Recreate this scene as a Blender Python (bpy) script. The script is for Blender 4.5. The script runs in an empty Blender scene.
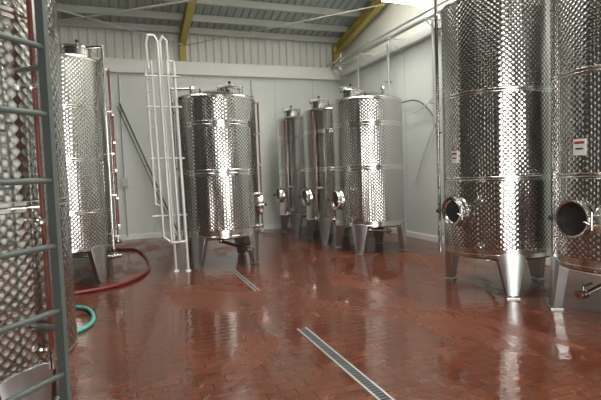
import bpy, bmesh, math, random
from mathutils import Vector, Matrix, Euler
random.seed(3)
sc = bpy.context.scene
try:
    sc.view_settings.view_transform = 'Standard'
except Exception: pass
COL = sc.collection
PI = math.pi

# ---------------------------------------------------------------- materials
def new_mat(name):
    m = bpy.data.materials.new(name); m.use_nodes = True
    nt = m.node_tree; b = nt.nodes['Principled BSDF']
    return m, nt, b
def simple(name, col, rough=0.5, metal=0.0, noise=0.0, nscale=4.0, bump=0.0, bscale=30.0, emit=0.0, spec=None):
    m, nt, b = new_mat(name)
    b.inputs['Base Color'].default_value = (*col, 1)
    b.inputs['Roughness'].default_value = rough
    b.inputs['Metallic'].default_value = metal
    tc = nt.nodes.new('ShaderNodeTexCoord')
    n = nt.nodes.new('ShaderNodeTexNoise'); n.inputs['Scale'].default_value = nscale; n.inputs['Detail'].default_value = 5
    nt.links.new(tc.outputs['Object'], n.inputs['Vector'])
    mx = nt.nodes.new('ShaderNodeMix'); mx.data_type = 'RGBA'
    mx.inputs['A'].default_value = (*[c*(1-noise) for c in col], 1)
    mx.inputs['B'].default_value = (*[min(1, c*(1+noise)) for c in col], 1)
    nt.links.new(n.outputs['Fac'], mx.inputs['Factor'])
    nt.links.new(mx.outputs['Result'], b.inputs['Base Color'])
    if bump > 0:
        n2 = nt.nodes.new('ShaderNodeTexNoise'); n2.inputs['Scale'].default_value = bscale
        nt.links.new(tc.outputs['Object'], n2.inputs['Vector'])
        bp = nt.nodes.new('ShaderNodeBump'); bp.inputs['Strength'].default_value = bump; bp.inputs['Distance'].default_value = 0.01
        nt.links.new(n2.outputs['Fac'], bp.inputs['Height']); nt.links.new(bp.outputs['Normal'], b.inputs['Normal'])
    if emit > 0:
        b.inputs['Emission Color'].default_value = (*col, 1); b.inputs['Emission Strength'].default_value = emit
    return m

def dimple_mat():
    m, nt, b = new_mat('dimpled_stainless')
    N = nt.nodes; L = nt.links
    def math_(op, a, c=None):
        n = N.new('ShaderNodeMath'); n.operation = op
        for i, v in enumerate((a, c)):
            if v is None: continue
            if isinstance(v, (int, float)): n.inputs[i].default_value = v
            else: L.new(v, n.inputs[i])
        return n.outputs[0]
    tc = N.new('ShaderNodeTexCoord'); s = N.new('ShaderNodeSeparateXYZ'); L.new(tc.outputs['Object'], s.inputs[0])
    NN = 70
    u = math_('MULTIPLY', math_('ARCTAN2', s.outputs['Y'], s.outputs['X']), NN/(2*PI))
    v = math_('MULTIPLY', s.outputs['Z'], NN/4.33)
    c = N.new('ShaderNodeCombineXYZ'); L.new(math_('ADD', u, v), c.inputs[0]); L.new(math_('SUBTRACT', u, v), c.inputs[1])
    vo = N.new('ShaderNodeTexVoronoi'); vo.voronoi_dimensions = '2D'; vo.inputs['Scale'].default_value = 1.0; vo.inputs['Randomness'].default_value = 0.0
    L.new(c.outputs[0], vo.inputs['Vector'])
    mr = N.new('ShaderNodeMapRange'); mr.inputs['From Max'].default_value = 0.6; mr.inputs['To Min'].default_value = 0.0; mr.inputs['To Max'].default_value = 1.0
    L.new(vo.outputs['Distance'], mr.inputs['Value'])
    sm = math_('POWER', mr.outputs[0], 2.0)
    bp = N.new('ShaderNodeBump'); bp.inputs['Strength'].default_value = 0.45; bp.inputs['Distance'].default_value = 0.007
    L.new(sm, bp.inputs['Height'])
    # vertical plate waviness
    mp = N.new('ShaderNodeMapping'); mp.inputs['Scale'].default_value = (1, 1, 0.12); L.new(tc.outputs['Object'], mp.inputs['Vector'])
    no = N.new('ShaderNodeTexNoise'); no.inputs['Scale'].default_value = 3.4; no.inputs['Detail'].default_value = 1
    L.new(mp.outputs[0], no.inputs['Vector'])
    bp2 = N.new('ShaderNodeBump'); bp2.inputs['Strength'].default_value = 0.85; bp2.inputs['Distance'].default_value = 0.09
    L.new(no.outputs['Fac'], bp2.inputs['Height']); L.new(bp.outputs['Normal'], bp2.inputs['Normal'])
    L.new(bp2.outputs['Normal'], b.inputs['Normal'])
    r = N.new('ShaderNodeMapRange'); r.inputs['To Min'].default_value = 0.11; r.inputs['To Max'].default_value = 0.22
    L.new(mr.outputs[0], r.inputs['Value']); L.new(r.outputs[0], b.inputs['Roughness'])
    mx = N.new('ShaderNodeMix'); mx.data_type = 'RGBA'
    mx.inputs['A'].default_value = (0.90, 0.90, 0.88, 1); mx.inputs['B'].default_value = (0.34, 0.337, 0.325, 1)  # bright centres and dark rims paint the dimples' reflections into the colour
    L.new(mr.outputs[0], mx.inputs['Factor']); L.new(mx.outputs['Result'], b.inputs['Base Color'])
    b.inputs['Metallic'].default_value = 1.0
    return m

def floor_mat():
    m, nt, b = new_mat('wet_red_brick_tiles')
    N = nt.nodes; L = nt.links
    tc = N.new('ShaderNodeTexCoord')
    br = N.new('ShaderNodeTexBrick'); br.inputs['Scale'].default_value = 1.0
    br.inputs['Brick Width'].default_value = 0.22; br.inputs['Row Height'].default_value = 0.11
    br.inputs['Mortar Size'].default_value = 0.005; br.inputs['Mortar Smooth'].default_value = 0.3; br.inputs['Bias'].default_value = 0.0
    br.inputs['Color1'].default_value = (0.205, 0.064, 0.032, 1); br.inputs['Color2'].default_value = (0.160, 0.048, 0.025, 1)
    br.inputs['Mortar'].default_value = (0.068, 0.032, 0.022, 1)
    L.new(tc.outputs['Object'], br.inputs['Vector'])
    n = N.new('ShaderNodeTexNoise'); n.inputs['Scale'].default_value = 0.62; n.inputs['Detail'].default_value = 12; n.inputs['Roughness'].default_value = 0.68; n.inputs['Distortion'].default_value = 0.5
    mpw = N.new('ShaderNodeMapping'); mpw.inputs['Scale'].default_value = (1.4, 0.8, 1); mpw.inputs['Location'].default_value = (2.3, 0.7, 0)
    L.new(tc.outputs['Object'], mpw.inputs['Vector']); L.new(mpw.outputs[0], n.inputs['Vector'])
    wet = N.new('ShaderNodeMapRange'); wet.inputs['From Min'].default_value = 0.41; wet.inputs['From Max'].default_value = 0.51
    L.new(n.outputs['Fac'], wet.inputs['Value'])
    n3 = N.new('ShaderNodeTexNoise'); n3.inputs['Scale'].default_value = 1.3; n3.inputs['Detail'].default_value = 8
    L.new(tc.outputs['Object'], n3.inputs['Vector'])
    dm = N.new('ShaderNodeMix'); dm.data_type = 'RGBA'; dm.blend_type = 'MULTIPLY'; dm.inputs['Factor'].default_value = 0.75
    L.new(br.outputs['Color'], dm.inputs['A']); 
    rr = N.new('ShaderNodeMapRange'); rr.inputs['To Min'].default_value = 0.4; rr.inputs['To Max'].default_value = 1.4
    L.new(n3.outputs['Fac'], rr.inputs['Value']); L.new(rr.outputs[0], dm.inputs['B'])
    mx = N.new('ShaderNodeMix'); mx.data_type = 'RGBA'
    wd = N.new('ShaderNodeMix'); wd.data_type = 'RGBA'; wd.blend_type = 'MULTIPLY'; wd.inputs['Factor'].default_value = 1.0; wd.inputs['B'].default_value = (0.80, 0.75, 0.73, 1)
    L.new(dm.outputs['Result'], wd.inputs['A'])
    L.new(wet.outputs[0], mx.inputs['Factor']); L.new(dm.outputs['Result'], mx.inputs['A']); L.new(wd.outputs['Result'], mx.inputs['B'])
    L.new(mx.outputs['Result'], b.inputs['Base Color'])
    ro = N.new('ShaderNodeMapRange'); ro.inputs['To Min'].default_value = 0.34; ro.inputs['To Max'].default_value = 0.08
    L.new(wet.outputs[0], ro.inputs['Value']); L.new(ro.outputs[0], b.inputs['Roughness'])
    sp = N.new('ShaderNodeMapRange'); sp.inputs['To Min'].default_value = 0.25; sp.inputs['To Max'].default_value = 0.75
    L.new(wet.outputs[0], sp.inputs['Value']); L.new(sp.outputs[0], b.inputs['Specular IOR Level'])
    inv = N.new('ShaderNodeMath'); inv.operation = 'SUBTRACT'; inv.inputs[0].default_value = 1.0; L.new(br.outputs['Fac'], inv.inputs[1])
    b1 = N.new('ShaderNodeBump'); b1.inputs['Strength'].default_value = 0.28; b1.inputs['Distance'].default_value = 0.0035
    L.new(inv.outputs[0], b1.inputs['Height'])
    n4 = N.new('ShaderNodeTexNoise'); n4.inputs['Scale'].default_value = 8; n4.inputs['Detail'].default_value = 2
    L.new(tc.outputs['Object'], n4.inputs['Vector'])
    b2 = N.new('ShaderNodeBump'); b2.inputs['Strength'].default_value = 0.3; b2.inputs['Distance'].default_value = 0.010
    L.new(n4.outputs['Fac'], b2.inputs['Height']); L.new(b1.outputs['Normal'], b2.inputs['Normal'])
    L.new(b2.outputs['Normal'], b.inputs['Normal'])
    return m

M_DIM = dimple_mat()
M_STEEL = simple('brushed_stainless', (0.68, 0.67, 0.65), 0.17, 1.0, 0.12, 6, 0.08, 60)
M_LEG = simple('satin_stainless', (0.54, 0.56, 0.57), 0.34, 1.0, 0.1, 8)
M_DARK = simple('painted_manhole_shade', (0.03, 0.03, 0.032), 0.5, 0.3)  # near-black colour paints the darkness inside manhole rings, closed lids included
M_RUB = simple('black_rubber', (0.02, 0.02, 0.02), 0.6)
M_LABEL = simple('label_white', (0.75, 0.75, 0.73), 0.5)
M_RED = simple('red_plastic', (0.35, 0.045, 0.03), 0.4)
M_GAUGE = simple('wine_in_sight_tube', (0.20, 0.06, 0.05), 0.2)
M_FLOOR = floor_mat()
M_PANEL = simple('white_insulated_panel', (0.70, 0.73, 0.70), 0.38, 0, 0.10, 0.8)
M_LEDGE = simple('ledge_paint', (0.86, 0.87, 0.83), 0.5, 0, 0.05, 2)
M_CORR = simple('corrugated_cladding', (0.76, 0.78, 0.72), 0.45, 0, 0.05, 1)
M_ROOF = simple('roof_sheet', (0.38, 0.43, 0.40), 0.5, 0, 0.12, 0.8)
M_PURL = simple('galvanised_purlin', (0.52, 0.53, 0.49), 0.5, 0.2, 0.1, 3)
M_YEL = simple('yellow_painted_beam', (0.50, 0.40, 0.11), 0.5, 0, 0.1, 3)
M_CREAM = simple('cream_wall_sheet', (0.86, 0.85, 0.76), 0.5, 0, 0.04, 1)
M_HOSER = simple('red_hose_rubber', (0.19, 0.02, 0.025), 0.35)
M_HOSEG = simple('green_hose_rubber', (0.12, 0.45, 0.37), 0.35)
M_DRAIN = simple('drain_steel', (0.24, 0.26, 0.25), 0.45, 0.6, 0.2, 10)
M_GALV = simple('galvanised_pipe', (0.60, 0.62, 0.61), 0.35, 0.6, 0.1, 5)
M_ALU = simple('pale_steel_pipe', (0.66, 0.67, 0.65), 0.32, 0.3, 0.08, 5)
M_LADDK = simple('dark_steel_ladder', (0.13, 0.155, 0.145), 0.45, 0.4, 0.15, 5)
M_CONC = simple('outside_concrete', (0.35, 0.34, 0.32), 0.8, 0, 0.15, 2)
M_DWALL = simple('darkened_unseen_wall', (0.065, 0.067, 0.062), 0.8, 0, 0.2, 2)  # unseen walls coloured dark so the tanks reflect darkness and fill light drops
M_SKY = simple('translucent_skylight', (1.0, 0.985, 0.94), 0.6, emit=10.5)
M_LAMP = simple('fluorescent_tube', (1.0, 1.0, 0.97), 0.6, emit=12.0)
M_WHITE = simple('white_enamel', (0.75, 0.75, 0.74), 0.4)

# ---------------------------------------------------------------- geometry helpers
class MB:
    """collects parts into a single mesh"""
    def __init__(s, name):
        s.name = name; s.bm = bmesh.new(); s.mats = []
    def mi(s, mat):
        if mat not in s.mats: s.mats.append(mat)
        return s.mats.index(mat)
    def box(s, c, size, mat, rot=None, smooth=False):
        m = Matrix.Translation(Vector(c))
        if rot is not None: m = m @ rot.to_4x4()
        m = m @ Matrix.Diagonal((size[0], size[1], size[2], 1))
        r = bmesh.ops.create_cube(s.bm, size=1, matrix=m)
        i = s.mi(mat)
        for f in {f for v in r['verts'] for f in v.link_faces}: f.material_index = i
    def rod(s, p0, p1, r, mat, seg=12, r2=None, caps=True):
        p0 = Vector(p0); p1 = Vector(p1); d = p1-p0; L = d.length
        q = d.to_track_quat('Z', 'Y').to_matrix().to_4x4()
        m = Matrix.Translation((p0+p1)/2) @ q
        rr = bmesh.ops.create_cone(s.bm, cap_ends=caps, segments=seg, radius1=r, radius2=(r if r2 is None else r2), depth=L, matrix=m)
        i = s.mi(mat)
        for f in {f for v in rr['verts'] for f in v.link_faces}:
            f.material_index = i; f.smooth = len(f.verts) == 4
    def path(s, pts, r, mat, seg=10):
        for a, b in zip(pts[:-1], pts[1:]):
            s.rod(a, b, r, mat, seg)
        for p in pts[1:-1]:
            s.ball(p, r*1.02, mat)
    def ball(s, c, r, mat, sc_=(1, 1, 1)):
        m = Matrix.Translation(Vector(c)) @ Matrix.Diagonal((*sc_, 1))
        rr = bmesh.ops.create_uvsphere(s.bm, u_segments=12, v_segments=8, radius=r, matrix=m)
        i = s.mi(mat)
        for f in {f for v in rr['verts'] for f in v.link_faces}:
            f.material_index = i; f.smooth = True
    def lathe(s, prof, seg, M=None):
        M = M or Matrix.Identity(4)
        rings = []
        for (r, z, _) in prof:
            if r < 1e-5: rings.append([s.bm.verts.new(M @ Vector((0, 0, z)))])
            else: rings.append([s.bm.verts.new(M @ Vector((r*math.cos(2*PI*k/seg), r*math.sin(2*PI*k/seg), z))) for k in range(seg)])
        for j in range(len(rings)-1):
            a, b = rings[j], rings[j+1]; i = s.mi(prof[j][2])
            for k in range(seg):
                k2 = (k+1) % seg
                if len(a) == 1 and len(b) == 1: continue
                if len(a) == 1: vs = [a[0], b[k2], b[k]]
                elif len(b) == 1: vs = [a[k], a[k2], b[0]]
                else: vs = [a[k], a[k2], b[k2], b[k]]
                f = s.bm.faces.new(vs); f.material_index = i; f.smooth = True
    def prism(s, bot, top, mat):
        vb = [s.bm.verts.new(Vector(p)) for p in bot]; vt = [s.bm.verts.new(Vector(p)) for p in top]
        n = len(vb); i = s.mi(mat); fs = [s.bm.faces.new(vb[::-1]), s.bm.faces.new(vt)]
        for k in range(n): fs.append(s.bm.faces.new([vb[k], vb[(k+1) % n], vt[(k+1) % n], vt[k]]))
        for f in fs: f.material_index = i
    def done(s, parent=None, loc=(0, 0, 0), sharp=40, bevel=0):
        bmesh.ops.recalc_face_normals(s.bm, faces=s.bm.faces) if s.name != 'shell' else None
        me = bpy.data.meshes.new(s.name); s.bm.to_mesh(me); s.bm.free()
        for m in s.mats: me.materials.append(m)
        try: me.set_sharp_from_angle(angle=math.radians(sharp))
        except Exception: pass
        o = bpy.data.objects.new(s.name, me); COL.objects.link(o); o.location = loc
        if parent: o.parent = parent
        if bevel > 0:
            bv = o.modifiers.new('bevel', 'BEVEL'); bv.width = bevel; bv.segments = 2; bv.limit_method = 'ANGLE'
        return o

def empty(name, loc):
    e = bpy.data.objects.new(name, None); e.empty_display_size = 0.3; COL.objects.link(e); e.location = loc
    return e
def curve(name, pts, r, mat, parent=None):
    cu = bpy.data.curves.new(name, 'CURVE'); cu.dimensions = '3D'; cu.bevel_depth = r; cu.bevel_resolution = 4; cu.use_fill_caps = True
    sp = cu.splines.new('NURBS'); sp.points.add(len(pts)-1)
    for p, q in zip(sp.points, pts): p.co = (*q, 1)
    sp.use_endpoint_u = True; sp.order_u = 4; sp.resolution_u = 10
    o = bpy.data.objects.new(name, cu); COL.objects.link(o); cu.materials.append(mat)
    if parent: o.parent = parent
    return o
def pol(az, r, z):
    a = math.radians(az); return Vector((r*math.cos(a), r*math.sin(a), z))

# ---------------------------------------------------------------- tank
def tank(x, y, r=0.69, zb=0.52, zt=2.95, man=180, gauges=(), pipes=(), seams=None, label=None, lid_az=60, out_az=180, tap_az=None, open_door=False, legs=(45, 135, 225, 315), sw=0.03, low=0.034, top=0.0):
    root = empty('wine_tank', (x, y, 0))
    SEG = 112
    b = MB('shell')
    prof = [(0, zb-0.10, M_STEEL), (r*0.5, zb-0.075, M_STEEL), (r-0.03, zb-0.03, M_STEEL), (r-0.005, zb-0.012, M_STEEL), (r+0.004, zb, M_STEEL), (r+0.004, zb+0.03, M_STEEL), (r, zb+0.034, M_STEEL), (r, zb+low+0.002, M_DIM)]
    H = zt-zb
    if seams is None: seams = [0.36, 0.68]
    for sfr in seams:
        z = zb+H*sfr
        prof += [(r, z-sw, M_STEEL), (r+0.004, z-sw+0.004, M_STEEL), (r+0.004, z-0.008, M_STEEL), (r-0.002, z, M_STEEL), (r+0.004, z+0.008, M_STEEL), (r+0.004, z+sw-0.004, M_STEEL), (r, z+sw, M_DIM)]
    prof += [(r, zt-0.05-top, M_STEEL), (r+0.002, zt-0.05, M_STEEL), (r+0.006, zt-0.045, M_STEEL), (r+0.006, zt-0.01, M_STEEL), (r-0.01, zt+0.012, M_STEEL), (r-0.05, zt+0.03, M_STEEL), (0.3, zt+0.13, M_STEEL), (0, zt+0.17, M_STEEL)]
    b.lathe(prof, SEG)
    sh = b.done(root, sharp=30)
    # legs: folded tapering plates splayed slightly outwards, with square foot plates
    b = MB('legs')
    for az in legs:
        R = Matrix.Rotation(math.radians(az), 3, 'Z')
        def P(rad, w, z): return R @ Vector((rad, w, z))
        wt, wb = 0.165, 0.07
        zl = zb+0.055
        rt = r+0.006; rb = r+0.035
        top_ = [P(rt-0.12, -wt, zl-0.06), P(rt-0.02, -wt, zl-0.03), P(rt+0.004, -wt*0.5, zl), P(rt+0.004, wt*0.5, zl), P(rt-0.02, wt, zl-0.03), P(rt-0.12, wt, zl-0.06)]
        bot = [P(rb-0.10, -wb, 0.03), P(rb-0.012, -wb, 0.03), P(rb, -wb*0.7, 0.03), P(rb, wb*0.7, 0.03), P(rb-0.012, wb, 0.03), P(rb-0.10, wb, 0.03)]
        b.prism(bot, top_, M_LEG)
        c = P(rb-0.05, 0, 0)
        b.box((c.x, c.y, 0.008), (0.13, 0.15, 0.016), M_LEG, R)
        b.rod((c.x, c.y, 0.016), (c.x, c.y, 0.035), 0.04, M_LEG, 12)
    b.done(root, bevel=0.003)
    # side manhole
    b = MB('manhole')
    a = math.radians(man)
    M = Matrix.Translation(pol(man, r-0.06, 1.03)) @ Matrix.Rotation(a, 4, 'Z') @ Matrix.Rotation(PI/2, 4, 'Y')
    rm = 0.185
    b.lathe([(0, 0.075, M_DARK), (rm-0.015, 0.075, M_STEEL), (rm-0.015, 0.125, M_STEEL), (rm+0.002, 0.130, M_STEEL), (rm+0.006, 0.115, M_STEEL), (rm+0.006, 0.0, M_STEEL), (rm+0.03, 0.062, M_STEEL), (rm+0.04, 0.02, M_STEEL)], 40, M)
    if open_door:
        h = Matrix.Translation(pol(man, r+0.02, 1.03)) @ Matrix.Rotation(a, 4, 'Z')
        D = h @ Matrix.Translation((0.02, 0.22, 0)) @ Matrix.Rotation(math.radians(-100), 4, 'Z') @ Matrix.Translation((0, -0.2, 0)) @ Matrix.Rotation(PI/2, 4, 'Y')
        b.lathe([(0, -0.02, M_STEEL), (0.12, -0.012, M_STEEL), (0.185, 0.0, M_STEEL), (0.19, 0.012, M_STEEL), (0.12, 0.012, M_STEEL), (0, 0.004, M_STEEL)], 32, D)
    else:
        b.lathe([(0, 0.10, M_DARK), (rm-0.05, 0.095, M_STEEL), (rm-0.035, 0.115, M_STEEL), (rm-0.02, 0.10, M_STEEL), (rm-0.02, 0.08, M_STEEL)], 32, M)
    T = lambda px, py, pz: (Matrix.Translation(pol(man, r, 1.03)) @ Matrix.Rotation(a, 4, 'Z')) @ Vector((px, py, pz))
    b.rod(T(0.0, 0.24, -0.05), T(0.09, 0.24, -0.05), 0.014, M_STEEL)
    b.rod(T(0.085, 0.25, -0.05), T(0.085, 0.16, -0.02), 0.012, M_STEEL)
    b.rod(T(0.0, 0.24, 0.05), T(0.09, 0.24, 0.05), 0.014, M_STEEL)
    b.rod(T(0.09, 0.24, -0.09), T(0.09, 0.24, 0.09), 0.012, M_STEEL)
    b.rod(T(0.09, -0.22, 0), T(-0.02, -0.22, 0), 0.012, M_STEEL)
    b.ball(T(0.10, -0.22, 0), 0.028, M_RUB)
    b.done(root)
    # top manway, vent
    b = MB('top_manway')
    c = pol(lid_az, r*0.45, 0)
    M = Matrix.Translation((c.x, c.y, zt+0.04))
    b.lathe([(0.19, 0.0, M_STEEL), (0.19, 0.16, M_STEEL), (0.215, 0.165, M_STEEL), (0.215, 0.185, M_STEEL), (0.20, 0.20, M_STEEL), (0.1, 0.235, M_STEEL), (0, 0.245, M_STEEL)], 32, M)
    b.rod((c.x-0.22, c.y, zt+0.19), (c.x-0.22, c.y, zt+0.30), 0.014, M_STEEL)
    b.rod((c.x-0.24, c.y, zt+0.29), (c.x+0.24, c.y, zt+0.29), 0.014, M_STEEL)
    b.rod((c.x, c.y, zt+0.24), (c.x, c.y, zt+0.34), 0.016, M_STEEL)
    b.ball((c.x, c.y, zt+0.35), 0.03, M_RUB)
    b.rod((c.x+0.24, c.y, zt+0.16), (c.x+0.24, c.y, zt+0.30), 0.014, M_STEEL)
    v = pol(lid_az+150, r*0.55, 0)
    b.rod((v.x, v.y, zt+0.04), (v.x, v.y, zt+0.20), 0.035, M_STEEL)
    b.rod((v.x, v.y, zt+0.20), (v.x, v.y, zt+0.25), 0.06, M_STEEL, r2=0.04)
    for az in (0, 120, 240):
        p = pol(az, r-0.04, 0)
        b.box((p.x, p.y, zt+0.05), (0.02, 0.07, 0.09), M_STEEL, Matrix.Rotation(math.radians(az+90), 3, 'Z'))
    b.done(root)
    if gauges or pipes:
        b = MB('level_gauge')
        for az in gauges:
            p = pol(az, r+0.055, 0)
            z0, z1 = zb+0.12, zt-0.06
            b.rod((p.x, p.y, z0), (p.x, p.y, z1), 0.014, M_GAUGE)
            n = 5
            for k in range(n):
                z = z0+(z1-z0)*k/(n-1)
                q = pol(az, r-0.01, z)
                b.rod(q, (p.x, p.y, z), 0.010, M_STEEL, 8)
                b.box((p.x, p.y, z), (0.034, 0.034, 0.03), M_STEEL, Matrix.Rotation(math.radians(az), 3, 'Z'))
            p2 = pol(az+3, r+0.04, 0)
            b.box((p2.x, p2.y, (z0+z1)/2), (0.006, 0.035, z1-z0), M_STEEL, Matrix.Rotation(math.radians(az), 3, 'Z'))
            q = pol(az, r+0.055, z0)
            b.rod((q.x, q.y, z0-0.10), (q.x, q.y, z0), 0.02, M_STEEL)
        for az in pipes:
            p = pol(az, r+0.06, 0)
            b.rod((p.x, p.y, zb-0.05), (p.x, p.y, zt+0.22), 0.022, M_STEEL)
            t = pol(az, r*0.6, zt+0.22)
            b.rod((p.x, p.y, zt+0.22), t, 0.022, M_STEEL); b.ball((p.x, p.y, zt+0.22), 0.024, M_STEEL)
            b.rod(t, (t.x, t.y, zt+0.03), 0.022, M_STEEL)
            for z in (zb+0.2, (zb+zt)/2, zt-0.2):
                b.rod(pol(az, r-0.01, z), pol(az, r+0.06, z), 0.01, M_STEEL, 8)
                b.rod((p.x, p.y, z-0.02), (p.x, p.y, z+0.02), 0.03, M_STEEL)
        b.done(root)
    # valves and fittings
    b = MB('outlet_valves')
    o1 = pol(out_az, r-0.02, zb-0.24)
    b.rod((0, 0, zb-0.085), (0, 0, zb-0.15), 0.05, M_STEEL)
    b.rod((0, 0, zb-0.14), o1, 0.028, M_STEEL); b.ball((0, 0, zb-0.14), 0.04, M_STEEL)
    e = pol(out_az, r+0.12, zb-0.24)
    b.rod(o1, e, 0.028, M_STEEL); b.ball(o1, 0.03, M_STEEL)
    d = (e-o1).normalized()
    b.rod(o1+d*0.02, o1+d*0.04, 0.05, M_STEEL); b.rod(o1+d*0.07, o1+d*0.09, 0.05, M_STEEL)
    b.rod(e-d*0.015, e, 0.048, M_STEEL)
    b.rod(o1+d*0.055, o1+d*0.055+Vector((0, 0, 0.08)), 0.012, M_STEEL)
    b.rod(o1+d*0.055+Vector((0, 0, 0.08)), o1+d*0.055+Vector((0, 0, 0.09))-d*0.14, 0.012, M_RUB)
    az = out_az+28 if tap_az is None else tap_az
    for (zz, rad) in ((zb+0.13, 0.022), (zb+0.70, 0.014)):
        p = pol(az, r-0.01, zz); q = pol(az, r+0.10, zz); dd = (q-p).normalized()
        b.rod(p, q, rad, M_STEEL); b.rod(p+dd*0.005, p+dd*0.012, rad*2.4, M_STEEL, 20); b.rod(q-dd*0.02, q, rad*1.8, M_STEEL, 20)
        b.rod(p+dd*0.06, p+dd*0.06+Vector((0, 0, 0.06)), 0.008, M_STEEL)
    p = pol(az, r+0.0, zb+0.70); q = pol(az, r+0.05, zb+0.70)
    b.rod(p, q, 0.045, M_STEEL, 24)
    b.done(root)
    if label:
        b = MB('label_plate')
        for (az, z, w, h, mt) in label:
            p = pol(az, r+0.012, z)
            b.box(p, (0.012, w, h), mt, Matrix.Rotation(math.radians(az), 3, 'Z'))
            p = pol(az, r+0.019, z+h*0.28)
            b.box(p, (0.006, w*0.8, h*0.16), M_RED, Matrix.Rotation(math.radians(az), 3, 'Z'))
            p = pol(az, r+0.019, z-h*0.1)
            b.box(p, (0.006, w*0.6, h*0.10), M_RUB, Matrix.Rotation(math.radians(az), 3, 'Z'))
        b.done(root)
    return root

# centre tank
tank(1.61, 8.78, r=0.72, man=-8, gauges=(-14,), pipes=(160,), lid_az=20, out_az=-60, seams=[0.46, 0.80], sw=0.055, low=0.13)
# right-hand row
tank(4.60, 8.60, man=180, gauges=(), lid_az=150, out_az=30, tap_az=-145, seams=[0.46, 0.80], sw=0.05, low=0.10)
tank(4.55, 10.15, man=180, lid_az=150, out_az=30, tap_az=-145, gauges=(-150,), seams=[0.46, 0.80], sw=0.045)
tank(4.42, 11.72, man=180, lid_az=150, out_az=30, tap_az=-145, gauges=(-150,), seams=[0.46, 0.80], sw=0.045)
tank(4.64, 5.08, man=180, gauges=(-50,), pipes=(141,), zt=3.66, seams=[0.30, 0.63], label=[(-178, 1.72, 0.12, 0.15, M_LABEL)], out_az=60, tap_az=-150, lid_az=-120, legs=(120, 240, 0), low=0.10, zb=0.48)
tank(4.97, 3.60, man=180, gauges=(), pipes=(), zt=3.66, seams=[0.30, 0.63], label=[(-176, 1.75, 0.13, 0.16, M_LABEL)], out_az=-172, lid_az=-120, open_door=True, legs=(147, 267, 27), low=0.10)
# left-hand row
tank(-0.90, 8.50, man=60, gauges=(2,), pipes=(-25,), zt=3.44, seams=[0.2, 0.47, 0.74], lid_az=-10, out_az=20)
tank(-0.90, 10.45, man=60, gauges=(5,), zt=2.95, out_az=20)
H = tank(-1.04, 3.43, man=110, gauges=(-36,), zt=3.66, seams=[0.30, 0.63], out_az=70)

# ladder hung on the near-left tank
b = MB('ladder')
HX, HY = -1.04, 3.43
A = Vector((-0.365-HX, 2.86-HY, 0)); Bp = Vector((-0.655-HX, 2.51-HY, 0)); nrm = Vector((0.77, -0.64, 0))
rot = Matrix.Rotation(math.atan2(nrm.y, nrm.x), 3, 'Z')
for P in (A, Bp):
    b.box((P.x, P.y, 2.05), (0.055, 0.028, 3.45), M_LADDK, rot)
z = 0.55
while z < 3.7:
    b.rod((A.x, A.y, z), (Bp.x, Bp.y, z), 0.016, M_LADDK)
    z += 0.35
for z in (0.8, 2.2, 3.4):
    for P in (A, Bp):
        d = Vector((P.x, P.y, 0)).normalized()*0.68
        b.rod((P.x, P.y, z), (d.x, d.y, z), 0.014, M_LADDK)
b.done(H)

# ---------------------------------------------------------------- pipe rack beside the centre tank
root = empty('pipe_rack', (0.66, 8.2, 0))
b = MB('upright_pipes')
tl = -0.06
def up(x, y, z0, z1, r=0.022, lean=tl):
    p = Vector((x, y, z0)); q = Vector((x+lean*(z1-z0)/3.0, y+0.02*(z1-z0), z1)); b.rod(p, q, r, M_ALU); return p, q
a0, a1 = up(-0.20, 0.05, 1.15, 3.35)
c0, c1 = up(-0.10, 0.02, 0.60, 3.50)
d0, d1 = up(0.02, 0.0, 0.50, 3.80, 0.024)
e0, e1 = up(0.15, 0.0, 0.50, 3.50)
f0, f1 = up(0.27, 0.02, 0.0, 3.50, 0.026)
g0, g1 = up(0.08, 0.12, 0.0, 3.84, 0.024)
b.path([a1, c1], 0.02, M_ALU); b.path([a0, Vector((-0.09, 0.04, 1.10))], 0.02, M_ALU)
b.path([e1, f1], 0.02, M_ALU); b.path([e0, Vector((0.27, 0.02, 0.50))], 0.02, M_ALU)
b.path([c0, d0, e0], 0.02, M_ALU)
b.path([d1, d1+Vector((-0.05, 0, 0.10)), d1+Vector((-0.14, 0, 0.10)), d1+Vector((-0.18, 0, -0.05)), d1+Vector((-0.16, 0.0, -0.45))], 0.022, M_ALU)
b.path([g1, g1+Vector((0.05, 0, 0.08)), g1+Vector((0.11, 0, 0.02)), g1+Vector((0.12, 0, -0.5))], 0.022, M_ALU)
for z in (0.95, 1.9, 2.75, 3.25):
    b.rod((-0.26, 0.06, z), (0.30, 0.05, z), 0.014, M_ALU)
for z in (1.4, 1.7, 2.1, 2.4, 2.7, 3.0, 3.2):
    b.rod((-0.20-0.02*(z-1.15), 0.07, z), (-0.10-0.02*(z-0.6), 0.05, z), 0.010, M_ALU)
for (x, y) in ((0.08, 0.12), (0.27, 0.02)):
    b.box((x, y, 0.008), (0.08, 0.10, 0.016), M_ALU)
b.done(root)

root = empty('leaning_pole', (1.30, 12.98, 0))
b = MB('poles')
b.rod((0, 0, 0.0), (-1.32, 0.12, 3.5), 0.020, M_LADDK)
b.rod((-0.09, 0, 0.0), (-1.38, 0.12, 3.42), 0.012, M_LADDK)
for t in (0.15, 0.55, 0.95):
    b.rod((-1.32*t, 0.12*t, 3.5*t), (-0.09-1.29*t, 0.12*t, 3.42*t), 0.010, M_LADDK)
b.done(root)

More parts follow.
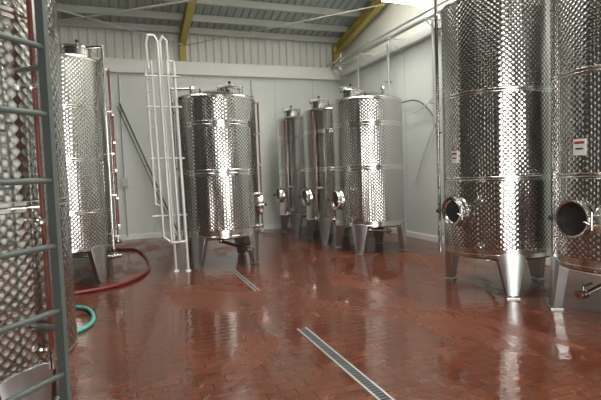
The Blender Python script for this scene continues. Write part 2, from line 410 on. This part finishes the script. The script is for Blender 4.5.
# ---------------------------------------------------------------- room
XL, XR, YB, YF = -4.5, 6.2, 13.2, -3.2
RIDGE = 5.0
def roofz(y): return 5.42+0.2*((YB-y) if y > RIDGE else (y-YF+ (YB-RIDGE)-(RIDGE-YF)))
b = MB('floor'); b.box(((XL+XR)/2, (YB+YF)/2, -0.1), (XR-XL+0.6, YB-YF+0.6, 0.2), M_FLOOR); b.done()
b = MB('ground_outside'); b.box((1, -9.5, -0.12), (30, 12, 0.2), M_CONC); b.done()

LZ = 4.30
b = MB('wall_back')
b.box(((XL+XR)/2, YB+0.1, LZ/2), (XR-XL+0.4, 0.2, LZ), M_PANEL)
i = b.mi(M_CORR)
y0 = YB+0.12; x = XL-0.1; prof = []
while x < XR+0.3:
    prof += [(x, y0), (x+0.12, y0), (x+0.145, y0-0.045), (x+0.185, y0-0.045)]; x += 0.21
vs = [(b.bm.verts.new((px, py, LZ-0.05)), b.bm.verts.new((px, py, 5.55))) for px, py in prof]
for p, q in zip(vs[:-1], vs[1:]):
    f = b.bm.faces.new((p[0], q[0], q[1], p[1])); f.material_index = i
b.done()
b = MB('trim_1')
b.box(((XL+XR)/2, YB-0.03, LZ+0.14), (XR-XL, 0.26, 0.34), M_LEDGE)
b.done(bevel=0.01)
b = MB('trim_2')
x = XL+0.6
while x < XR:
    b.box((x, YB-0.003, LZ/2), (0.012, 0.006, LZ-0.05), M_PURL); x += 1.15
b.done()
b = MB('baseboard_back'); b.box(((XL+XR)/2, YB-0.015, 0.06), (XR-XL, 0.03, 0.12), M_LEDGE); b.done()

def gable(name, x, t, mat, matup):
    b = MB(name)
    s_ = 1 if t > 0 else -1
    b.box((x+t/2, (YB+YF)/2, LZ/2), (abs(t), YB-YF, LZ), mat)
    xi = x+0.06*s_
    zF, zR, zB = roofz(YF), roofz(RIDGE), roofz(YB)
    pts = [(YF, LZ-0.05), (YB, LZ-0.05), (YB, zB), (RIDGE, zR), (YF, zF)]
    b.prism([(xi, p[0], p[1]) for p in pts], [(x+t, p[0], p[1]) for p in pts], matup)
    return b.done()
gable('wall_right', XR, 0.2, M_PANEL, M_CREAM)
gable('wall_left', XL, -0.2, M_DWALL, M_DWALL)
b = MB('trim_3'); b.box((XR-0.03, (YB+YF)/2-0.1, LZ+0.12), (0.2, YB-YF-0.3, 0.16), M_LEDGE); b.done(bevel=0.01)
b = MB('trim_4')
y = 0.5
while y < YB:
    b.box((XR-0.003, y, LZ/2), (0.006, 0.012, LZ-0.05), M_PURL); y += 1.15
b.done()
b = MB('baseboard_right'); b.box((XR-0.015, (YB+YF)/2, 0.06), (0.03, YB-YF-0.1, 0.12), M_LEDGE); b.done()

DX0, DX1, DZ = 0.9, 3.4, 4.0
zf = roofz(YF)
b = MB('wall_front')
b.box(((XL+DX0)/2, YF-0.1, zf/2), (DX0-XL, 0.2, zf), M_DWALL)
b.box(((XR+DX1)/2, YF-0.1, zf/2), (XR-DX1, 0.2, zf), M_DWALL)
b.box(((DX0+DX1)/2, YF-0.1, (zf+DZ)/2), (DX1-DX0, 0.2, zf-DZ), M_DWALL)
b.done()
b = MB('roller_door_frame')  # jambs and roller drum of the unseen door behind the camera
b.box((DX0-0.04, YF+0.03, DZ/2), (0.08, 0.05, DZ), M_PURL); b.box((DX1+0.04, YF+0.03, DZ/2), (0.08, 0.05, DZ), M_PURL)
b.rod((DX0, YF+0.24, DZ+0.2), (DX1, YF+0.24, DZ+0.2), 0.2, M_PURL, 24)
b.done()

def sheet(b, xa, xb, ya, yb, mat, dz=0.0):
    i = b.mi(mat); prof = []
    n = max(1, round((xb-xa)/0.2)); st = (xb-xa)/n
    for k in range(n):
        x = xa+k*st
        prof += [(x, 0), (x+st*0.6, 0), (x+st*0.7, 0.035), (x+st*0.9, 0.035)]
    prof.append((xb, 0))
    vs = [(b.bm.verts.new((px, ya, roofz(ya)+pz+dz)), b.bm.verts.new((px, yb, roofz(yb)+pz+dz))) for px, pz in prof]
    for p, q in zip(vs[:-1], vs[1:]):
        f = b.bm.faces.new((p[0], q[0], q[1], p[1])); f.material_index = i
sky = [(-0.1, 0.5), (3.6, 4.8)]
b = MB('ceiling')
xs = [XL-0.2] + [v for s_ in sky for v in s_] + [XR+0.2]
for k in range(0, len(xs), 2):
    sheet(b, xs[k], xs[k+1], RIDGE, YB+0.2, M_ROOF); sheet(b, xs[k], xs[k+1], YF-0.2, RIDGE, M_ROOF)
for s_ in sky:
    sheet(b, s_[0], s_[1], 10.2, YB+0.2, M_ROOF); sheet(b, s_[0], s_[1], YF-0.2, 1.5, M_ROOF)
b.done()
b = MB('skylight')
for s_ in sky:
    sheet(b, s_[0], s_[1], RIDGE, 10.2, M_SKY); sheet(b, s_[0], s_[1], 1.5, RIDGE, M_SKY)
b.done()
b = MB('roof_purlins')
for y in (12.95, 12.3, 11.5, 10.7, 9.7, 8.6, 7.4, 6.2, 4.0, 2.8, 1.6, 0.4, -0.8, -2.0):
    b.box(((XL+XR)/2, y, roofz(y)-0.08), (XR-XL, 0.05, 0.15), M_PURL)
    b.box(((XL+XR)/2, y+0.03, roofz(y)-0.15), (XR-XL, 0.08, 0.012), M_PURL)
b.done()
b = MB('roof_rafters')
for x in (XR-0.12, 1.62, -2.95):
    for (ya, yb) in ((YB-0.02, RIDGE), (RIDGE, YF+0.02)):
        za, zb_ = roofz(ya)-0.16, roofz(yb)-0.16
        def strip(w, t0, t1):
            bot = [(x-w, ya, za-t1), (x+w, ya, za-t1), (x+w, yb, zb_-t1), (x-w, yb, zb_-t1)]
            top = [(x-w, ya, za-t0), (x+w, ya, za-t0), (x+w, yb, zb_-t0), (x-w, yb, zb_-t0)]
            b.prism(bot, top, M_YEL)
        strip(0.085, 0.0, 0.02); strip(0.01, 0.02, 0.22); strip(0.085, 0.22, 0.24)
    b.box((x, YB-0.0, 4.90), (0.17, 0.18, 0.8), M_YEL)
b.done()
b = MB('roof_bracing')
b.rod((-2.9, 12.9, 5.0), (1.6, 10.9, 5.45), 0.025, M_PURL)
b.rod((-2.9, 10.9, 5.45), (1.6, 12.9, 5.0), 0.02, M_PURL)
b.rod((1.7, 12.9, 5.0), (6.0, 10.2, 5.5), 0.015, M_PURL)
b.done()

# ---------------------------------------------------------------- pipes on right wall
b = MB('wall_pipes')
for (px, pz, rr) in ((XR-0.22, 4.66, 0.045), (XR-0.35, 4.58, 0.036), (XR-0.47, 4.66, 0.03)):
    b.rod((px, 13.0, pz), (px, 1.0, pz), rr, M_GALV)
for y in (12.4, 11.0, 9.6, 8.2, 6.8, 5.4, 4.0, 2.6):
    b.box((XR-0.25, y, 4.53), (0.5, 0.04, 0.03), M_GALV)
    b.rod((XR-0.46, y, 4.52), (XR-0.1, y, 4.20), 0.012, M_GALV)
for (y, z1) in ((10.05, 3.35), (11.6, 3.5), (8.3, 2.6)):
    b.path([(XR-0.22, y, 4.64), (XR-0.22, y, z1), (XR-0.10, y, z1-0.05)], 0.028, M_GALV)
    b.rod((XR-0.22, y, z1-0.12), (XR-0.22, y, z1+0.02), 0.04, M_GALV)
    b.rod((XR-0.32, y, z1+0.3), (XR-0.12, y, z1+0.3), 0.012, M_RED)
b.done()
curve('wall_hose', [(XR-0.22, 10.05, 3.3), (XR-0.2, 9.9, 2.9), (XR-0.15, 9.2, 2.75), (XR-0.12, 8.6, 2.95), (XR-0.12, 8.0, 3.3), (XR-0.12, 7.7, 3.4)], 0.016, M_WHITE)
curve('wall_hose', [(XR-0.10, 9.9, 3.1), (XR-0.1, 9.3, 3.15), (XR-0.1, 8.8, 3.05), (XR-0.1, 8.35, 2.5), (XR-0.2, 8.3, 2.45)], 0.016, M_LADDK)
curve('wall_hose', [(XR-0.05, 9.3, 1.2), (XR-0.06, 9.0, 1.9), (XR-0.06, 8.6, 2.3), (XR-0.08, 8.2, 2.9)], 0.016, M_WHITE)
b = MB('wall_conduit')
b.rod((0.0, YB-0.05, 0.1), (0.0, YB-0.05, 4.2), 0.022, M_GALV); b.rod((3.45, YB-0.05, 1.6), (3.45, YB-0.05, 4.2), 0.018, M_GALV)
b.box((0.0, YB-0.06, 1.5), (0.16, 0.1, 0.22), M_PURL)
b.done()
b = MB('fluorescent_lamp')
b.box((5.55, 8.7, 5.06), (1.0, 0.10, 0.04), M_WHITE)
b.rod((5.08, 8.7, 5.01), (6.02, 8.7, 5.01), 0.032, M_LAMP)
b.rod((5.3, 8.7, 5.08), (5.3, 8.7, roofz(8.7)-0.1), 0.008, M_GALV, 6); b.rod((5.9, 8.7, 5.08), (5.9, 8.7, roofz(8.7)-0.1), 0.008, M_GALV, 6)
b.done()

# ---------------------------------------------------------------- floor drains
def drain(y0, y1, w=0.045):
    b = MB('floor_drain')
    x = 1.62
    b.box((x-w, (y0+y1)/2, 0.002), (0.016, y1-y0, 0.010), M_GALV); b.box((x+w, (y0+y1)/2, 0.002), (0.016, y1-y0, 0.010), M_GALV)
    b.box((x, (y0+y1)/2, 0.0), (2*w, y1-y0, 0.004), M_RUB)
    y = y0+0.01
    while y < y1:
        b.box((x, y, 0.002), (2*w, 0.008, 0.005), M_DRAIN); y += 0.04
    b.done()
drain(1.6, 4.55); drain(6.3, 8.0, 0.028)

# ---------------------------------------------------------------- hoses
curve('red_hose', [(-0.75, 7.3, 0.027), (-0.45, 7.35, 0.027), (-0.15, 7.5, 0.027), (0.12, 7.9, 0.027), (0.32, 8.5, 0.027), (0.35, 9.4, 0.027), (0.28, 10.6, 0.027), (0.1, 11.3, 0.027), (-0.05, 11.2, 0.027), (-0.3, 11.5, 0.027), (-0.5, 11.7, 0.027)], 0.026, M_HOSER)
curve('green_hose', [(-0.95, 6.6, 0.024), (-0.6, 6.55, 0.024), (-0.45, 6.25, 0.024), (-0.40, 5.8, 0.024), (-0.45, 5.5, 0.024), (-0.7, 5.3, 0.024), (-1.1, 5.4, 0.024)], 0.023, M_HOSEG)

# ---------------------------------------------------------------- lights
w = bpy.data.worlds.new('World'); sc.world = w; w.use_nodes = True
bg = w.node_tree.nodes['Background']; bg.inputs['Color'].default_value = (1.0, 0.98, 0.95, 1); bg.inputs['Strength'].default_value = 2.5
la = bpy.data.lights.new('door_daylight', 'AREA'); la.shape = 'RECTANGLE'; la.size = DX1-DX0-0.2; la.size_y = DZ-0.1; la.energy = 340; la.color = (1.0, 0.97, 0.91)
lo = bpy.data.objects.new('door_daylight', la); COL.objects.link(lo); lo.location = ((DX0+DX1)/2, YF-0.05, DZ/2); lo.rotation_euler = (PI/2, 0, 0)

# ---------------------------------------------------------------- camera
cam = bpy.data.cameras.new('Camera'); co = bpy.data.objects.new('Camera', cam); COL.objects.link(co)
cam.sensor_width = 36; cam.lens = 36*480/601; cam.clip_start = 0.05
co.location = (0, 0, 1.6)
co.rotation_euler = (Matrix.Rotation(math.radians(-20), 3, 'Z') @ Matrix.Rotation(math.radians(90-3.34), 3, 'X') @ Matrix.Rotation(-0.035, 3, 'Z')).to_euler()
sc.camera = co
